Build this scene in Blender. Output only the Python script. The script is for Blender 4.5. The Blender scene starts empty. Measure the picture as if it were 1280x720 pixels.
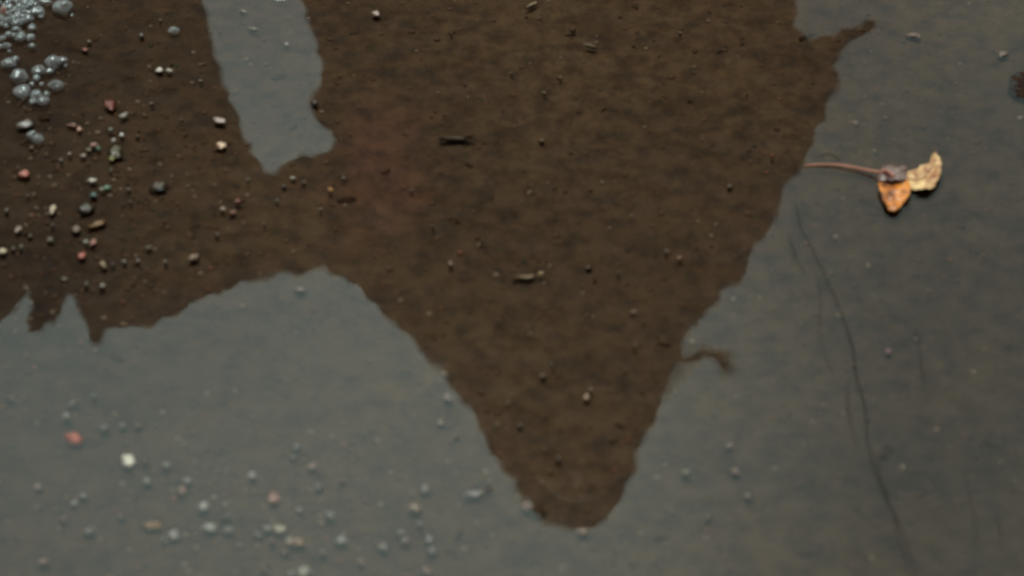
import bpy, bmesh, math, random
from mathutils import Vector, Matrix, noise
from mathutils.geometry import delaunay_2d_cdt, intersect_point_line

R = math.radians
sc = bpy.context.scene
col = sc.collection
rnd = random.Random(7)

# ---------------------------------------------------------------- camera
DEP = R(37.0)                      # how far the camera looks down
DIST = 1.5
HFOV = R(17.0)
W, H = 1280.0, 720.0               # pixel frame the measurements were taken in
CAM = Vector((0, -DIST * math.cos(DEP), DIST * math.sin(DEP)))
cd = bpy.data.cameras.new('camera')
cam = bpy.data.objects.new('camera', cd)
col.objects.link(cam)
cam.location = CAM
cam.rotation_euler = (math.pi / 2 - DEP, 0, 0)
cd.sensor_fit = 'HORIZONTAL'
cd.angle = HFOV
cd.clip_start = 0.05
cd.clip_end = 3000
cd.dof.use_dof = True
cd.dof.focus_distance = 1.98
cd.dof.aperture_fstop = 13.0
sc.camera = cam

# ---------------------------------------------------------------- sky, sun, exposure
SUN_EL, SUN_AZ = R(66), R(-14)     # azimuth measured from +Y towards +X
world = bpy.data.worlds.new('World')
sc.world = world
world.use_nodes = True
wt = world.node_tree
wt.nodes.clear()
wo = wt.nodes.new('ShaderNodeOutputWorld')
wb = wt.nodes.new('ShaderNodeBackground')
sky = wt.nodes.new('ShaderNodeTexSky')
sky.sky_type = 'NISHITA'
sky.sun_disc = False
sky.sun_elevation = SUN_EL
sky.sun_rotation = SUN_AZ
sky.air_density = 1.0
sky.dust_density = 4.0
sky.ozone_density = 1.0
hsv = wt.nodes.new('ShaderNodeHueSaturation')
hsv.inputs['Saturation'].default_value = 0.16
wt.links.new(sky.outputs[0], hsv.inputs['Color'])
tc = wt.nodes.new('ShaderNodeTexCoord')
cl = wt.nodes.new('ShaderNodeTexNoise')
cl.inputs['Scale'].default_value = 5.5
cl.inputs['Detail'].default_value = 3.0
cl.inputs['Roughness'].default_value = 0.45
mp = wt.nodes.new('ShaderNodeMapping')
mp.inputs['Location'].default_value = (0.9, 0.1, 0.35)
wt.links.new(tc.outputs['Generated'], mp.inputs[0])
wt.links.new(mp.outputs[0], cl.inputs['Vector'])
cr = wt.nodes.new('ShaderNodeValToRGB')
cr.color_ramp.elements[0].position = 0.33
cr.color_ramp.elements[0].color = (0.72, 0.72, 0.70, 1)
cr.color_ramp.elements[1].position = 0.66
cr.color_ramp.elements[1].color = (0.96, 0.96, 0.90, 1)
wt.links.new(cl.outputs[0], cr.inputs[0])
mu = wt.nodes.new('ShaderNodeMix')
mu.data_type = 'RGBA'
mu.blend_type = 'MULTIPLY'
mu.inputs['Factor'].default_value = 1.0
wt.links.new(hsv.outputs[0], mu.inputs['A'])
wt.links.new(cr.outputs[0], mu.inputs['B'])
# added bright sky patch ahead; its dimmer surround copies the lens's edge fall-off
PATCH = Vector((-0.070, math.cos(R(39.5)), math.sin(R(39.5)))).normalized()
dp = wt.nodes.new('ShaderNodeVectorMath')
dp.operation = 'DOT_PRODUCT'
nv = wt.nodes.new('ShaderNodeVectorMath')
nv.operation = 'NORMALIZE'
wt.links.new(tc.outputs['Generated'], nv.inputs[0])
wt.links.new(nv.outputs[0], dp.inputs[0])
dp.inputs[1].default_value = PATCH
pm = wt.nodes.new('ShaderNodeMapRange')
pm.interpolation_type = 'SMOOTHSTEP'
pm.inputs['From Min'].default_value = math.cos(R(11))
pm.inputs['From Max'].default_value = math.cos(R(3))
pm.inputs['To Min'].default_value = 0.74
pm.inputs['To Max'].default_value = 1.34
wt.links.new(dp.outputs['Value'], pm.inputs['Value'])
sc_ = wt.nodes.new('ShaderNodeVectorMath')
sc_.operation = 'SCALE'
wt.links.new(mu.outputs['Result'], sc_.inputs[0])
wt.links.new(pm.outputs[0], sc_.inputs['Scale'])
# the sky ahead is a cooler grey than the rest
pm2 = wt.nodes.new('ShaderNodeMapRange')
pm2.interpolation_type = 'SMOOTHSTEP'
pm2.inputs['From Min'].default_value = math.cos(R(32))
pm2.inputs['From Max'].default_value = math.cos(R(14))
wt.links.new(dp.outputs['Value'], pm2.inputs['Value'])
tint = wt.nodes.new('ShaderNodeMix')
tint.data_type = 'RGBA'
tint.inputs['A'].default_value = (1.0, 0.97, 0.92, 1)
tint.inputs['B'].default_value = (0.91, 1.165, 1.14, 1)
wt.links.new(pm2.outputs[0], tint.inputs['Factor'])
mt = wt.nodes.new('ShaderNodeVectorMath')
mt.operation = 'MULTIPLY'
wt.links.new(sc_.outputs[0], mt.inputs[0])
wt.links.new(tint.outputs['Result'], mt.inputs[1])
wt.links.new(mt.outputs[0], wb.inputs['Color'])
wb.inputs['Strength'].default_value = 0.12
wt.links.new(wb.outputs[0], wo.inputs['Surface'])

sd = bpy.data.lights.new('sun', 'SUN')
sd.energy = 0.6
sd.angle = R(24)
sd.color = (1.0, 0.95, 0.88)
so = bpy.data.objects.new('sun', sd)
col.objects.link(so)
sdir = Vector((math.sin(SUN_AZ) * math.cos(SUN_EL), math.cos(SUN_AZ) * math.cos(SUN_EL), math.sin(SUN_EL)))
so.rotation_euler = sdir.to_track_quat('Z', 'Y').to_euler()
so.location = (0, 0, 10)

sc.view_settings.view_transform = 'Standard'
sc.view_settings.look = 'None'
sc.view_settings.gamma = 1.0
sc.view_settings.use_curve_mapping = False
sc.view_settings.exposure = 0.98
sc.render.engine = 'CYCLES'
sc.cycles.use_denoising = True
sc.cycles.use_adaptive_sampling = False
sc.cycles.max_bounces = 8
sc.cycles.transparent_max_bounces = 12

# ---------------------------------------------------------------- helpers
FPX = (W / 2) / math.tan(HFOV / 2)
FWD = Vector((0, math.cos(DEP), -math.sin(DEP)))
UP = Vector((0, math.sin(DEP), math.cos(DEP)))
RT = Vector((1, 0, 0))


def ray(px, py):
    return (FWD * FPX + RT * (px - W / 2) + UP * (H / 2 - py)).normalized()


def at(px, py, z=0.0):
    d = ray(px, py)
    return CAM + d * ((z - CAM.z) / d.z)


PY = 1.55                          # where the mirrored person stands


def mirrored(px, py, y=PY):
    """the place above the water whose mirror image is measured at this spot of the puddle"""
    p = at(px, py)
    d = ray(px, py)
    t = (y - p.y) / d.y
    return Vector((p.x + d.x * t, y, -d.z * t))


MPP = 0.000351                     # metres per measured pixel at the puddle
SY = math.sin(DEP)


def obj(name, bm, mat=None, parent=None, smooth=True):
    me = bpy.data.meshes.new(name)
    bm.to_mesh(me)
    bm.free()
    if smooth:
        me.polygons.foreach_set('use_smooth', [True] * len(me.polygons))
    o = bpy.data.objects.new(name, me)
    col.objects.link(o)
    if mat:
        me.materials.append(mat)
    if parent:
        o.parent = parent
    return o


def tag(o, label=None, cat=None, group=None, kind=None):
    if label:
        o['label'] = label
    if cat:
        o['category'] = cat
    if group:
        o['group'] = group
    if kind:
        o['kind'] = kind
    return o


def mat(name):
    m = bpy.data.materials.new(name)
    m.use_nodes = True
    m.node_tree.nodes.clear()
    nt = m.node_tree
    out = nt.nodes.new('ShaderNodeOutputMaterial')
    return m, nt, out


def N(nt, typ, **kw):
    n = nt.nodes.new(typ)
    for k, v in kw.items():
        if k in n.inputs:
            n.inputs[k].default_value = v
        else:
            setattr(n, k, v)
    return n


def noisy(name, c1, c2, scale=400.0, rough=0.6, spec=0.4, bump=0.3, bdist=0.0004, lo=0.35, hi=0.65, detail=5.0):
    """plain surface whose colour wanders between two tones"""
    m, nt, out = mat(name)
    p = N(nt, 'ShaderNodeBsdfPrincipled', Roughness=rough)
    p.inputs['Specular IOR Level'].default_value = spec
    t = N(nt, 'ShaderNodeTexCoord')
    n = N(nt, 'ShaderNodeTexNoise', Scale=scale, Detail=detail)
    nt.links.new(t.outputs['Object'], n.inputs['Vector'])
    r = N(nt, 'ShaderNodeValToRGB')
    r.color_ramp.elements[0].position = lo
    r.color_ramp.elements[1].position = hi
    r.color_ramp.elements[0].color = (*c1, 1)
    r.color_ramp.elements[1].color = (*c2, 1)
    nt.links.new(n.outputs[0], r.inputs[0])
    nt.links.new(r.outputs[0], p.inputs['Base Color'])
    if bump:
        b = N(nt, 'ShaderNodeBump', Strength=bump, Distance=bdist)
        nt.links.new(n.outputs[0], b.inputs['Height'])
        nt.links.new(b.outputs[0], p.inputs['Normal'])
    nt.links.new(p.outputs[0], out.inputs['Surface'])
    return m


# ---------------------------------------------------------------- ground sheet with the puddle's hollow
DEPTH = 0.0026


def hollow(x, y):
    """-1 deep in the puddle .. +1 well outside its rim"""
    a = math.atan2(y, x)
    rim = 1.02 + 0.10 * math.sin(3 * a + 0.6) + 0.06 * math.sin(7 * a)
    return (math.hypot(x * 0.8, y) - rim) / 0.22


def ground_z(x, y):
    h = max(-1.0, min(1.0, hollow(x, y)))
    base = -DEPTH + (DEPTH + 0.016) * (0.5 + 0.5 * math.sin(h * math.pi / 2))
    d = math.hypot(x, y)
    amp = 0.00055
    if d < 0.9:
        n = noise.fractal(Vector((x * 70, y * 70, 0.3)), 1.0, 2.0, 4)
        n2 = noise.noise(Vector((x * 9, y * 9, 4.0)))
        return base + amp * n + 0.0006 * n2
    return base + 0.004 * noise.noise(Vector((x * 3, y * 3, 2.0))) * min(1, (d - 0.9))


def axis(inner, step):
    v, x = [], 0.0
    while x < inner:
        v.append(x)
        x += step
    s = step
    while x < 900:
        v.append(x)
        s *= 1.22
        x += s
    v.append(900.0)
    return sorted(set([-a for a in v] + v))


ax = axis(0.32, 0.0022)
bm = bmesh.new()
grid = [[bm.verts.new((x, y, ground_z(x, y))) for x in ax] for y in ax]
for j in range(len(ax) - 1):
    for i in range(len(ax) - 1):
        bm.faces.new((grid[j][i], grid[j][i + 1], grid[j + 1][i + 1], grid[j + 1][i]))

m, nt, out = mat('muddy_asphalt')
p = N(nt, 'ShaderNodeBsdfPrincipled', Roughness=0.55)
p.inputs['Specular IOR Level'].default_value = 0.25
t = N(nt, 'ShaderNodeTexCoord')
n1 = N(nt, 'ShaderNodeTexNoise', Scale=7.0, Detail=4.0)
n2 = N(nt, 'ShaderNodeTexNoise', Scale=95.0, Detail=8.0, Roughness=0.78)
n3 = N(nt, 'ShaderNodeTexVoronoi', Scale=260.0)
for n in (n1, n2, n3):
    nt.links.new(t.outputs['Object'], n.inputs['Vector'])
r1 = N(nt, 'ShaderNodeValToRGB')
r1.color_ramp.elements[0].position, r1.color_ramp.elements[1].position = 0.30, 0.70
r1.color_ramp.elements[0].color = (0.079, 0.051, 0.0290, 1)
r1.color_ramp.elements[1].color = (0.115, 0.079, 0.044, 1)
r2 = N(nt, 'ShaderNodeValToRGB')
r2.color_ramp.elements[0].position, r2.color_ramp.elements[1].position = 0.38, 0.57
r2.color_ramp.elements[0].color = (0.42, 0.37, 0.33, 1)
r2.color_ramp.elements[1].color = (1.30, 1.28, 1.24, 1)
r3 = N(nt, 'ShaderNodeValToRGB')
r3.color_ramp.elements[0].position, r3.color_ramp.elements[1].position = 0.0, 1.0
r3.color_ramp.elements[0].color = (0.86, 0.84, 0.82, 1)
r3.color_ramp.elements[1].color = (1.14, 1.14, 1.14, 1)
nt.links.new(n1.outputs[0], r1.inputs[0])
nt.links.new(n2.outputs[0], r2.inputs[0])
nt.links.new(n3.outputs['Color'], r3.inputs[0])
a = N(nt, 'ShaderNodeMix', data_type='RGBA', blend_type='MULTIPLY')
b = N(nt, 'ShaderNodeMix', data_type='RGBA', blend_type='MULTIPLY')
a.inputs['Factor'].default_value = b.inputs['Factor'].default_value = 1.0
nt.links.new(r1.outputs[0], a.inputs['A'])
nt.links.new(r2.outputs[0], a.inputs['B'])
nt.links.new(a.outputs['Result'], b.inputs['A'])
nt.links.new(r3.outputs[0], b.inputs['B'])
# lens fall-off at the left, painted into the bed as an irregular dark patch
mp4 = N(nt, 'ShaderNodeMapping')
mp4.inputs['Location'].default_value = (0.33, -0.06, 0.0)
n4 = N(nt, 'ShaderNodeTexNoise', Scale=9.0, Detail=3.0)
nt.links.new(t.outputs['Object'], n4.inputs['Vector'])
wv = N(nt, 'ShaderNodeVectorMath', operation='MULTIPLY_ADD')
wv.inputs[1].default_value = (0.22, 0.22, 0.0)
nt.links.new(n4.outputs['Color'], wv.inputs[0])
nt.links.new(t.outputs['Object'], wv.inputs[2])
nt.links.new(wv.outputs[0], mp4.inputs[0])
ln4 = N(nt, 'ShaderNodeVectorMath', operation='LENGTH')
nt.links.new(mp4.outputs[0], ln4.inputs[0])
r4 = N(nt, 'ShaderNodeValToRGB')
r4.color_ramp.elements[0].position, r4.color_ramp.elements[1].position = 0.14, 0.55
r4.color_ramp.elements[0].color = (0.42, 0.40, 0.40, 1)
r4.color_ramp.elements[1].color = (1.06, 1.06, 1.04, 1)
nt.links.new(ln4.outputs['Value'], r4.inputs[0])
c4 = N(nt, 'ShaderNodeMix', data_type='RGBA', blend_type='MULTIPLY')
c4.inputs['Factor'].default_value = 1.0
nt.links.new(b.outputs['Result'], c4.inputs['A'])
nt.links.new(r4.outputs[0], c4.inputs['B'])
mp5 = N(nt, 'ShaderNodeMapping')  # right-hand darkening of the lens, also put into the bed colour
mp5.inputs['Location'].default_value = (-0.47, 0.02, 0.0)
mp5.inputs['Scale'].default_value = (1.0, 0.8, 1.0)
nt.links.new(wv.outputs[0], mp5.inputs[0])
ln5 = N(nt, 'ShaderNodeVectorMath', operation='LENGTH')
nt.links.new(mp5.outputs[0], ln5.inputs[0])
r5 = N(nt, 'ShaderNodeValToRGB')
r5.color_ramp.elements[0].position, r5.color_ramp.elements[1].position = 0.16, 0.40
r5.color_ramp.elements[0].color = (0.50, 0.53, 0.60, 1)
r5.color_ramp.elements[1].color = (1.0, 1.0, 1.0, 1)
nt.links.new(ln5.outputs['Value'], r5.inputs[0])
c5 = N(nt, 'ShaderNodeMix', data_type='RGBA', blend_type='MULTIPLY')
c5.inputs['Factor'].default_value = 1.0
nt.links.new(c4.outputs['Result'], c5.inputs['A'])
nt.links.new(r5.outputs[0], c5.inputs['B'])
# smaller tone patches and silt streaks, each with its own wandering edge
n6 = N(nt, 'ShaderNodeTexNoise', Scale=22.0, Detail=5.0, Roughness=0.65)
nt.links.new(t.outputs['Object'], n6.inputs['Vector'])
last = c5.outputs['Result']
for px, py, rx, ry, tone, edge in ((474, 205, 0.034, 0.078, (1.30, 0.98, 1.02), 0.15), (1170, 268, 0.075, 0.010, (0.72, 0.72, 0.74), 0.1), (1190, 145, 0.055, 0.018, (0.78, 0.78, 0.80), 0.1),  # first: the scarf's faint reflection painted into the bed
                                   (850, 130, 0.030, 0.020, (0.72, 0.70, 0.68), 0.1), (720, 20, 0.030, 0.014, (0.70, 0.68, 0.66), 0.1), (1120, 560, 0.05, 0.06, (0.80, 0.80, 0.82), 0.1),
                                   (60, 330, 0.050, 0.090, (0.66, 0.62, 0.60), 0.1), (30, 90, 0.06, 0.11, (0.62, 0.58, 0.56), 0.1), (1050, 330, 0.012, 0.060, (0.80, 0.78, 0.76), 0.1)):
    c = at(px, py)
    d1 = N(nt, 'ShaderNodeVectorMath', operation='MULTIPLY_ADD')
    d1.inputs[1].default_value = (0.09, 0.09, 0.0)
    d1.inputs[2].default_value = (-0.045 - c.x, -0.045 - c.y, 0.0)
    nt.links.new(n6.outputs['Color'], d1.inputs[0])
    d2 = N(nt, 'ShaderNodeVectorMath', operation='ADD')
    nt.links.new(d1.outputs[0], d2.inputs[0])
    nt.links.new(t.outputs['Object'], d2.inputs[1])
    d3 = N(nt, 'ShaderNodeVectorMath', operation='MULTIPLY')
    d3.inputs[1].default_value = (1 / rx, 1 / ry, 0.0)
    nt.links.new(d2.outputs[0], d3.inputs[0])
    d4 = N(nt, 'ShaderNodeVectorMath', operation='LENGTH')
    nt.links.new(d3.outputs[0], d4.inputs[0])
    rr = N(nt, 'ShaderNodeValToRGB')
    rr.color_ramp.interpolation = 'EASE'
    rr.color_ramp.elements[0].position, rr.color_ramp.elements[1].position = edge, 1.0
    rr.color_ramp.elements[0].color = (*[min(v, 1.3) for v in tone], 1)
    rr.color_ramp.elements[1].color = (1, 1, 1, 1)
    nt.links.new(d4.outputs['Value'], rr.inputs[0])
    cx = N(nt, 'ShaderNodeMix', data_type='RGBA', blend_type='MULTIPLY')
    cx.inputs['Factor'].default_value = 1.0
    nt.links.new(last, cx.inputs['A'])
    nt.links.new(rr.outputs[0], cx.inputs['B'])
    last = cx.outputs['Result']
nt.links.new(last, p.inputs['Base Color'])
nt.links.new(p.outputs[0], out.inputs['Surface'])
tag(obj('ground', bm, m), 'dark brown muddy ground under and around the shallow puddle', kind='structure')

# ---------------------------------------------------------------- puddle water
m, nt, out = mat('murky_water')
t = N(nt, 'ShaderNodeTexCoord')
mp1 = N(nt, 'ShaderNodeMapping')
mp1.inputs['Scale'].default_value = (1.0, 0.62, 1.0)
w1 = N(nt, 'ShaderNodeTexNoise', Scale=78.0, Detail=1.0, Roughness=0.4)
w2 = N(nt, 'ShaderNodeTexNoise', Scale=14.0, Detail=1.0, Roughness=0.4)
nt.links.new(t.outputs['Object'], mp1.inputs[0])
for n in (w1, w2):
    nt.links.new(mp1.outputs[0], n.inputs['Vector'])
acc = None
for n, slope in ((w1, 0.0050), (w2, 0.0028)):
    sb = N(nt, 'ShaderNodeVectorMath', operation='SUBTRACT')
    sb.inputs[1].default_value = (0.5, 0.5, 0.5)
    ml = N(nt, 'ShaderNodeVectorMath', operation='MULTIPLY')
    ml.inputs[1].default_value = (slope, slope, 0)
    ad = N(nt, 'ShaderNodeVectorMath', operation='ADD')
    ad.inputs[1].default_value = (0, 0, 1)
    nt.links.new(n.outputs['Color'], sb.inputs[0])
    nt.links.new(sb.outputs[0], ml.inputs[0])
    nt.links.new(ml.outputs[0], ad.inputs[0])
    if acc is not None:
        nt.links.new(acc, ad.inputs[1])
    acc = ad.outputs[0]
nrm_ = N(nt, 'ShaderNodeVectorMath', operation='NORMALIZE')
nt.links.new(acc, nrm_.inputs[0])
fr = N(nt, 'ShaderNodeFresnel', IOR=1.333)
gl = N(nt, 'ShaderNodeBsdfGlossy', Roughness=0.0)
tr = N(nt, 'ShaderNodeBsdfTransparent')
tr.inputs['Color'].default_value = (0.70, 0.65, 0.60, 1)
mx = N(nt, 'ShaderNodeMixShader')
nt.links.new(nrm_.outputs[0], fr.inputs['Normal'])
nt.links.new(nrm_.outputs[0], gl.inputs['Normal'])
nt.links.new(fr.outputs[0], mx.inputs[0])
nt.links.new(tr.outputs[0], mx.inputs[1])
nt.links.new(gl.outputs[0], mx.inputs[2])
nt.links.new(mx.outputs[0], out.inputs['Surface'])
bm = bmesh.new()
ring = []
for k in range(160):
    aa = k / 160 * 2 * math.pi
    rr = 0.3
    while hollow(math.cos(aa) * rr, math.sin(aa) * rr) < 0.25 and rr < 3:
        rr += 0.01
    ring.append(bm.verts.new((math.cos(aa) * rr, math.sin(aa) * rr, 0)))
bm.faces.new(ring)
tag(obj('puddle_water', bm, m), 'still murky puddle water mirroring a grey sky and a dark figure', kind='structure')

# ---------------------------------------------------------------- mirrored person
M_skin = noisy('skin', (0.42, 0.26, 0.19), (0.50, 0.32, 0.24), 30, 0.5, 0.4, 0)
M_hair = noisy('dark_hair', (0.018, 0.012, 0.008), (0.045, 0.030, 0.020), 160, 0.6, 0.25, 0.3, 0.002)
M_coat = noisy('brown_wool', (0.022, 0.016, 0.012), (0.040, 0.029, 0.021), 60, 0.9, 0.1, 0.4, 0.003)
M_scarf = noisy('dusky_pink_wool', (0.66, 0.33, 0.31), (0.74, 0.42, 0.40), 50, 0.9, 0.1, 0.3, 0.002)
M_trouser = noisy('dark_cloth', (0.02, 0.02, 0.022), (0.03, 0.03, 0.034), 80, 0.9, 0.1, 0)
M_boot = noisy('black_leather', (0.012, 0.011, 0.010), (0.02, 0.018, 0.016), 60, 0.4, 0.5, 0)


def capsule(bm, a, b, ra, rb, seg=12, flat=None):
    """tapered round limb from a to b with rounded ends"""
    a, b = Vector(a), Vector(b)
    d = (b - a)
    q = d.to_track_quat('Z', 'Y') if d.length > 1e-6 else Vector((0, 0, 1)).to_track_quat('Z', 'Y')
    L = d.length
    rows = []
    for k in range(5):
        ph = -math.pi / 2 + k / 4 * math.pi / 2
        rows.append((ra * math.sin(ph), ra * math.cos(ph)))
    for k in range(5):
        ph = k / 4 * math.pi / 2
        rows.append((L + rb * math.sin(ph), rb * math.cos(ph)))
    prev = None
    for z, r in rows:
        cur = [bm.verts.new(a + q @ Vector((max(r, 1e-5) * math.cos(s / seg * 2 * math.pi), max(r, 1e-5) * math.sin(s / seg * 2 * math.pi), z))) for s in range(seg)]
        if prev:
            for s in range(seg):
                bm.faces.new((prev[s], prev[(s + 1) % seg], cur[(s + 1) % seg], cur[s]))
        else:
            bm.faces.new(list(reversed(cur)))
        prev = cur
    bm.faces.new(prev)


def ball(bm, c, rx, ry, rz, sub=3):
    res = bmesh.ops.create_icosphere(bm, subdivisions=sub, radius=1.0)
    for v in res['verts']:
        v.co = Vector((v.co.x * rx, v.co.y * ry, v.co.z * rz)) + Vector(c)


def fused(name, bm, material, voxel, parent=None):
    """grow one continuous skin round overlapping limbs"""
    o = obj(name, bm, None, None)
    md = o.modifiers.new('fuse', 'REMESH')
    md.mode = 'VOXEL'
    md.voxel_size = voxel
    sm = o.modifiers.new('smooth', 'SMOOTH')
    sm.factor = 0.5
    sm.iterations = 3
    dg = bpy.context.evaluated_depsgraph_get()
    me = bpy.data.meshes.new_from_object(o.evaluated_get(dg))
    o.modifiers.clear()
    old = o.data
    o.data = me
    me.name = name
    bpy.data.meshes.remove(old)
    me.materials.clear()
    me.materials.append(material)
    me.polygons.foreach_set('use_smooth', [True] * len(me.polygons))
    if parent:
        o.parent = parent
    return o


G = 0.018                                       # ground level where the person stands
headc = mirrored(722, 545)
neck = Vector((headc.x - 0.01, PY + 0.01, headc.z - 0.17))
chest = Vector((mirrored(700, 260).x, PY + 0.01, neck.z - 0.22))
pelvis = Vector((mirrored(690, 60).x, PY + 0.01, 0.88))
bm = bmesh.new()
hy = PY + 0.022
ball(bm, (headc.x, hy, headc.z + 0.01), 0.060, 0.076, 0.080)
ball(bm, (headc.x, hy - 0.03, headc.z - 0.055), 0.050, 0.052, 0.052)
capsule(bm, (headc.x, hy - 0.086, headc.z + 0.005), (headc.x, hy - 0.098, headc.z - 0.028), 0.008, 0.013)   # nose
for s in (-1, 1):
    ball(bm, (headc.x + s * 0.030, hy - 0.074, headc.z + 0.008), 0.014, 0.012, 0.010, 2)
    ball(bm, (headc.x + s * 0.072, hy + 0.01, headc.z - 0.005), 0.010, 0.018, 0.028, 2)
capsule(bm, (headc.x - 0.018, hy - 0.078, headc.z - 0.062), (headc.x + 0.018, hy - 0.078, headc.z - 0.062), 0.007, 0.007)
capsule(bm, (headc.x, PY, headc.z - 0.05), neck - Vector((0, 0, 0.06)), 0.050, 0.058)
for s in (-1, 1):
    capsule(bm, neck + Vector((s * 0.03, 0, -0.06)), neck + Vector((s * 0.15, 0, -0.12)), 0.050, 0.055)
    capsule(bm, neck + Vector((s * 0.11, 0, -0.14)), chest + Vector((s * 0.08, 0, 0)), 0.065, 0.070)
    capsule(bm, chest + Vector((s * 0.07, 0, 0)), pelvis + Vector((s * 0.07, 0, 0)), 0.072, 0.080)
    capsule(bm, pelvis + Vector((s * 0.09, 0, -0.02)), (pelvis.x + s * 0.10, PY, 0.48 + G), 0.082, 0.056)
    capsule(bm, (pelvis.x + s * 0.10, PY, 0.48 + G), (pelvis.x + s * 0.11, PY + 0.02, 0.07 + G), 0.054, 0.036)
    capsule(bm, (pelvis.x + s * 0.11, PY + 0.03, 0.04 + G), (pelvis.x + s * 0.13, PY - 0.13, 0.032 + G), 0.036, 0.030)


def arm(bm, sh, el, wr, palm_dir, side, curl):
    capsule(bm, sh, el, 0.036, 0.031)
    capsule(bm, el, wr, 0.031, 0.024)
    d = Vector(palm_dir).normalized()
    ac = Vector((0, 1, 0)) if abs(d.y) < 0.8 else Vector((1, 0, 0))
    ac = (ac - d * ac.dot(d)).normalized()
    nrm = d.cross(ac)
    wr = Vector(wr)
    for k in range(4):
        o = ac * ((k - 1.5) * 0.021)
        base = wr + d * 0.09 + o
        capsule(bm, wr + o * 0.5, base, 0.016, 0.0115)
        L = (0.036, 0.044, 0.041, 0.031)[k]
        tip1 = base + (d + nrm * curl * 0.4).normalized() * L
        tip2 = tip1 + (d + nrm * curl * 1.1).normalized() * L * 0.7
        capsule(bm, base, tip1, 0.0095, 0.0088)
        capsule(bm, tip1, tip2, 0.0088, 0.0072)
    th0 = wr + d * 0.03 - ac * 0.030
    th1 = th0 + (d * 0.7 - ac * 0.7 + nrm * 0.3 * curl).normalized() * 0.042
    th2 = th1 + (d - ac * 0.2 + nrm * 0.4 * curl).normalized() * 0.030
    capsule(bm, wr, th0, 0.016, 0.0125)
    capsule(bm, th0, th1, 0.0125, 0.0105)
    capsule(bm, th1, th2, 0.0105, 0.008)


s0 = mirrored(452, 272)
e0 = mirrored(130, 285)
w0 = mirrored(115, -230)
back_ = Vector((0, 0.012, 0))
s0, e0, w0 = s0 + back_, e0 + back_, w0 + back_
arm(bm, s0, e0, w0, (0.05, -0.15, -1), 1, 1)
s1 = mirrored(880, 250) + Vector((0, 0.045, 0))
e1 = mirrored(935, 60) + Vector((0, 0.03, 0))
w1_ = mirrored(900, -190, PY + 0.02)
arm(bm, s1, e1, w1_, (-0.6, -0.4, -0.6), -1, 1)
person = fused('person', bm, M_skin, 0.0065)
tag(person, 'person with long loose hair in a wide dark coat, one arm held out sideways', 'person')


def resample(pts, step, jitter=0.0, seed=1):
    out_ = []
    rj = random.Random(seed)
    n = len(pts)
    for i in range(n):
        a_, b_ = Vector(pts[i]), Vector(pts[(i + 1) % n])
        k = max(1, int((b_ - a_).length / step))
        for q in range(k):
            c = a_.lerp(b_, q / k)
            if q and jitter:
                nrm = Vector((-(b_ - a_).y, (b_ - a_).x)).normalized()
                c = c + nrm * rj.gauss(0, jitter)
            out_.append(c)
    return out_


def quilted(name, pts, material, parent, Rr, T, yoff=0.0, step=0.010, front=1.0, back=1.0):
    """a padded closed garment with the given outline (x, z): full in the middle, rounded off at its edges"""
    pts = [Vector(q) for q in pts]
    n = len(pts)
    segs = [(pts[i], pts[(i + 1) % n]) for i in range(n)]

    def dist(c):
        best = 9.0
        for a_, b_ in segs:
            ab = b_ - a_
            L2 = ab.length_squared
            t_ = 0 if L2 == 0 else max(0, min(1, (c - a_).dot(ab) / L2))
            best = min(best, (a_ + ab * t_ - c).length_squared)
        return math.sqrt(best)

    def inside(c):
        r_ = False
        for a_, b_ in segs:
            if (a_.y > c.y) != (b_.y > c.y) and c.x < (b_.x - a_.x) * (c.y - a_.y) / (b_.y - a_.y) + a_.x:
                r_ = not r_
        return r_
    g = step * 1.9
    x0, x1 = min(q.x for q in pts), max(q.x for q in pts)
    z0, z1 = min(q.y for q in pts), max(q.y for q in pts)
    inner = []
    y = z0 + g / 2
    row = 0
    while y < z1:
        x = x0 + g * (0.25 if row % 2 else 0.75)
        while x < x1:
            c = Vector((x, y))
            if inside(c) and dist(c) > g * 0.45:
                inner.append(c)
            x += g
        y += g
        row += 1
    vs, es, fs, *_ = delaunay_2d_cdt(pts + inner, [(i, (i + 1) % n) for i in range(n)], [], 1, 1e-6)
    bm = bmesh.new()
    fr_, bk_ = [], []
    for v in vs:
        d_ = dist(v)
        if d_ < 1e-5:
            q = bm.verts.new((v.x, PY + yoff, v.y))
            fr_.append(q)
            bk_.append(q)
        else:
            u = min(d_ / Rr, 1.0)
            th = T * math.tanh(0.85 * d_ / T) + 0.006 * noise.noise(Vector((v.x * 14, v.y * 5, 1)))* u
            fr_.append(bm.verts.new((v.x, PY + yoff - th * front, v.y)))
            bk_.append(bm.verts.new((v.x, PY + yoff + th * back, v.y)))
    for f in fs:
        try:
            bm.faces.new([fr_[i] for i in f])
        except ValueError:
            pass
        if any(fr_[i] is not bk_[i] for i in f):
            try:
                bm.faces.new([bk_[i] for i in reversed(f)])
            except ValueError:
                pass
    bmesh.ops.recalc_face_normals(bm, faces=bm.faces)
    return obj(name, bm, material, parent)


def outline(pp, y=PY):
    return [(mirrored(*q, y).x, mirrored(*q, y).z) for q in pp]


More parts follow.
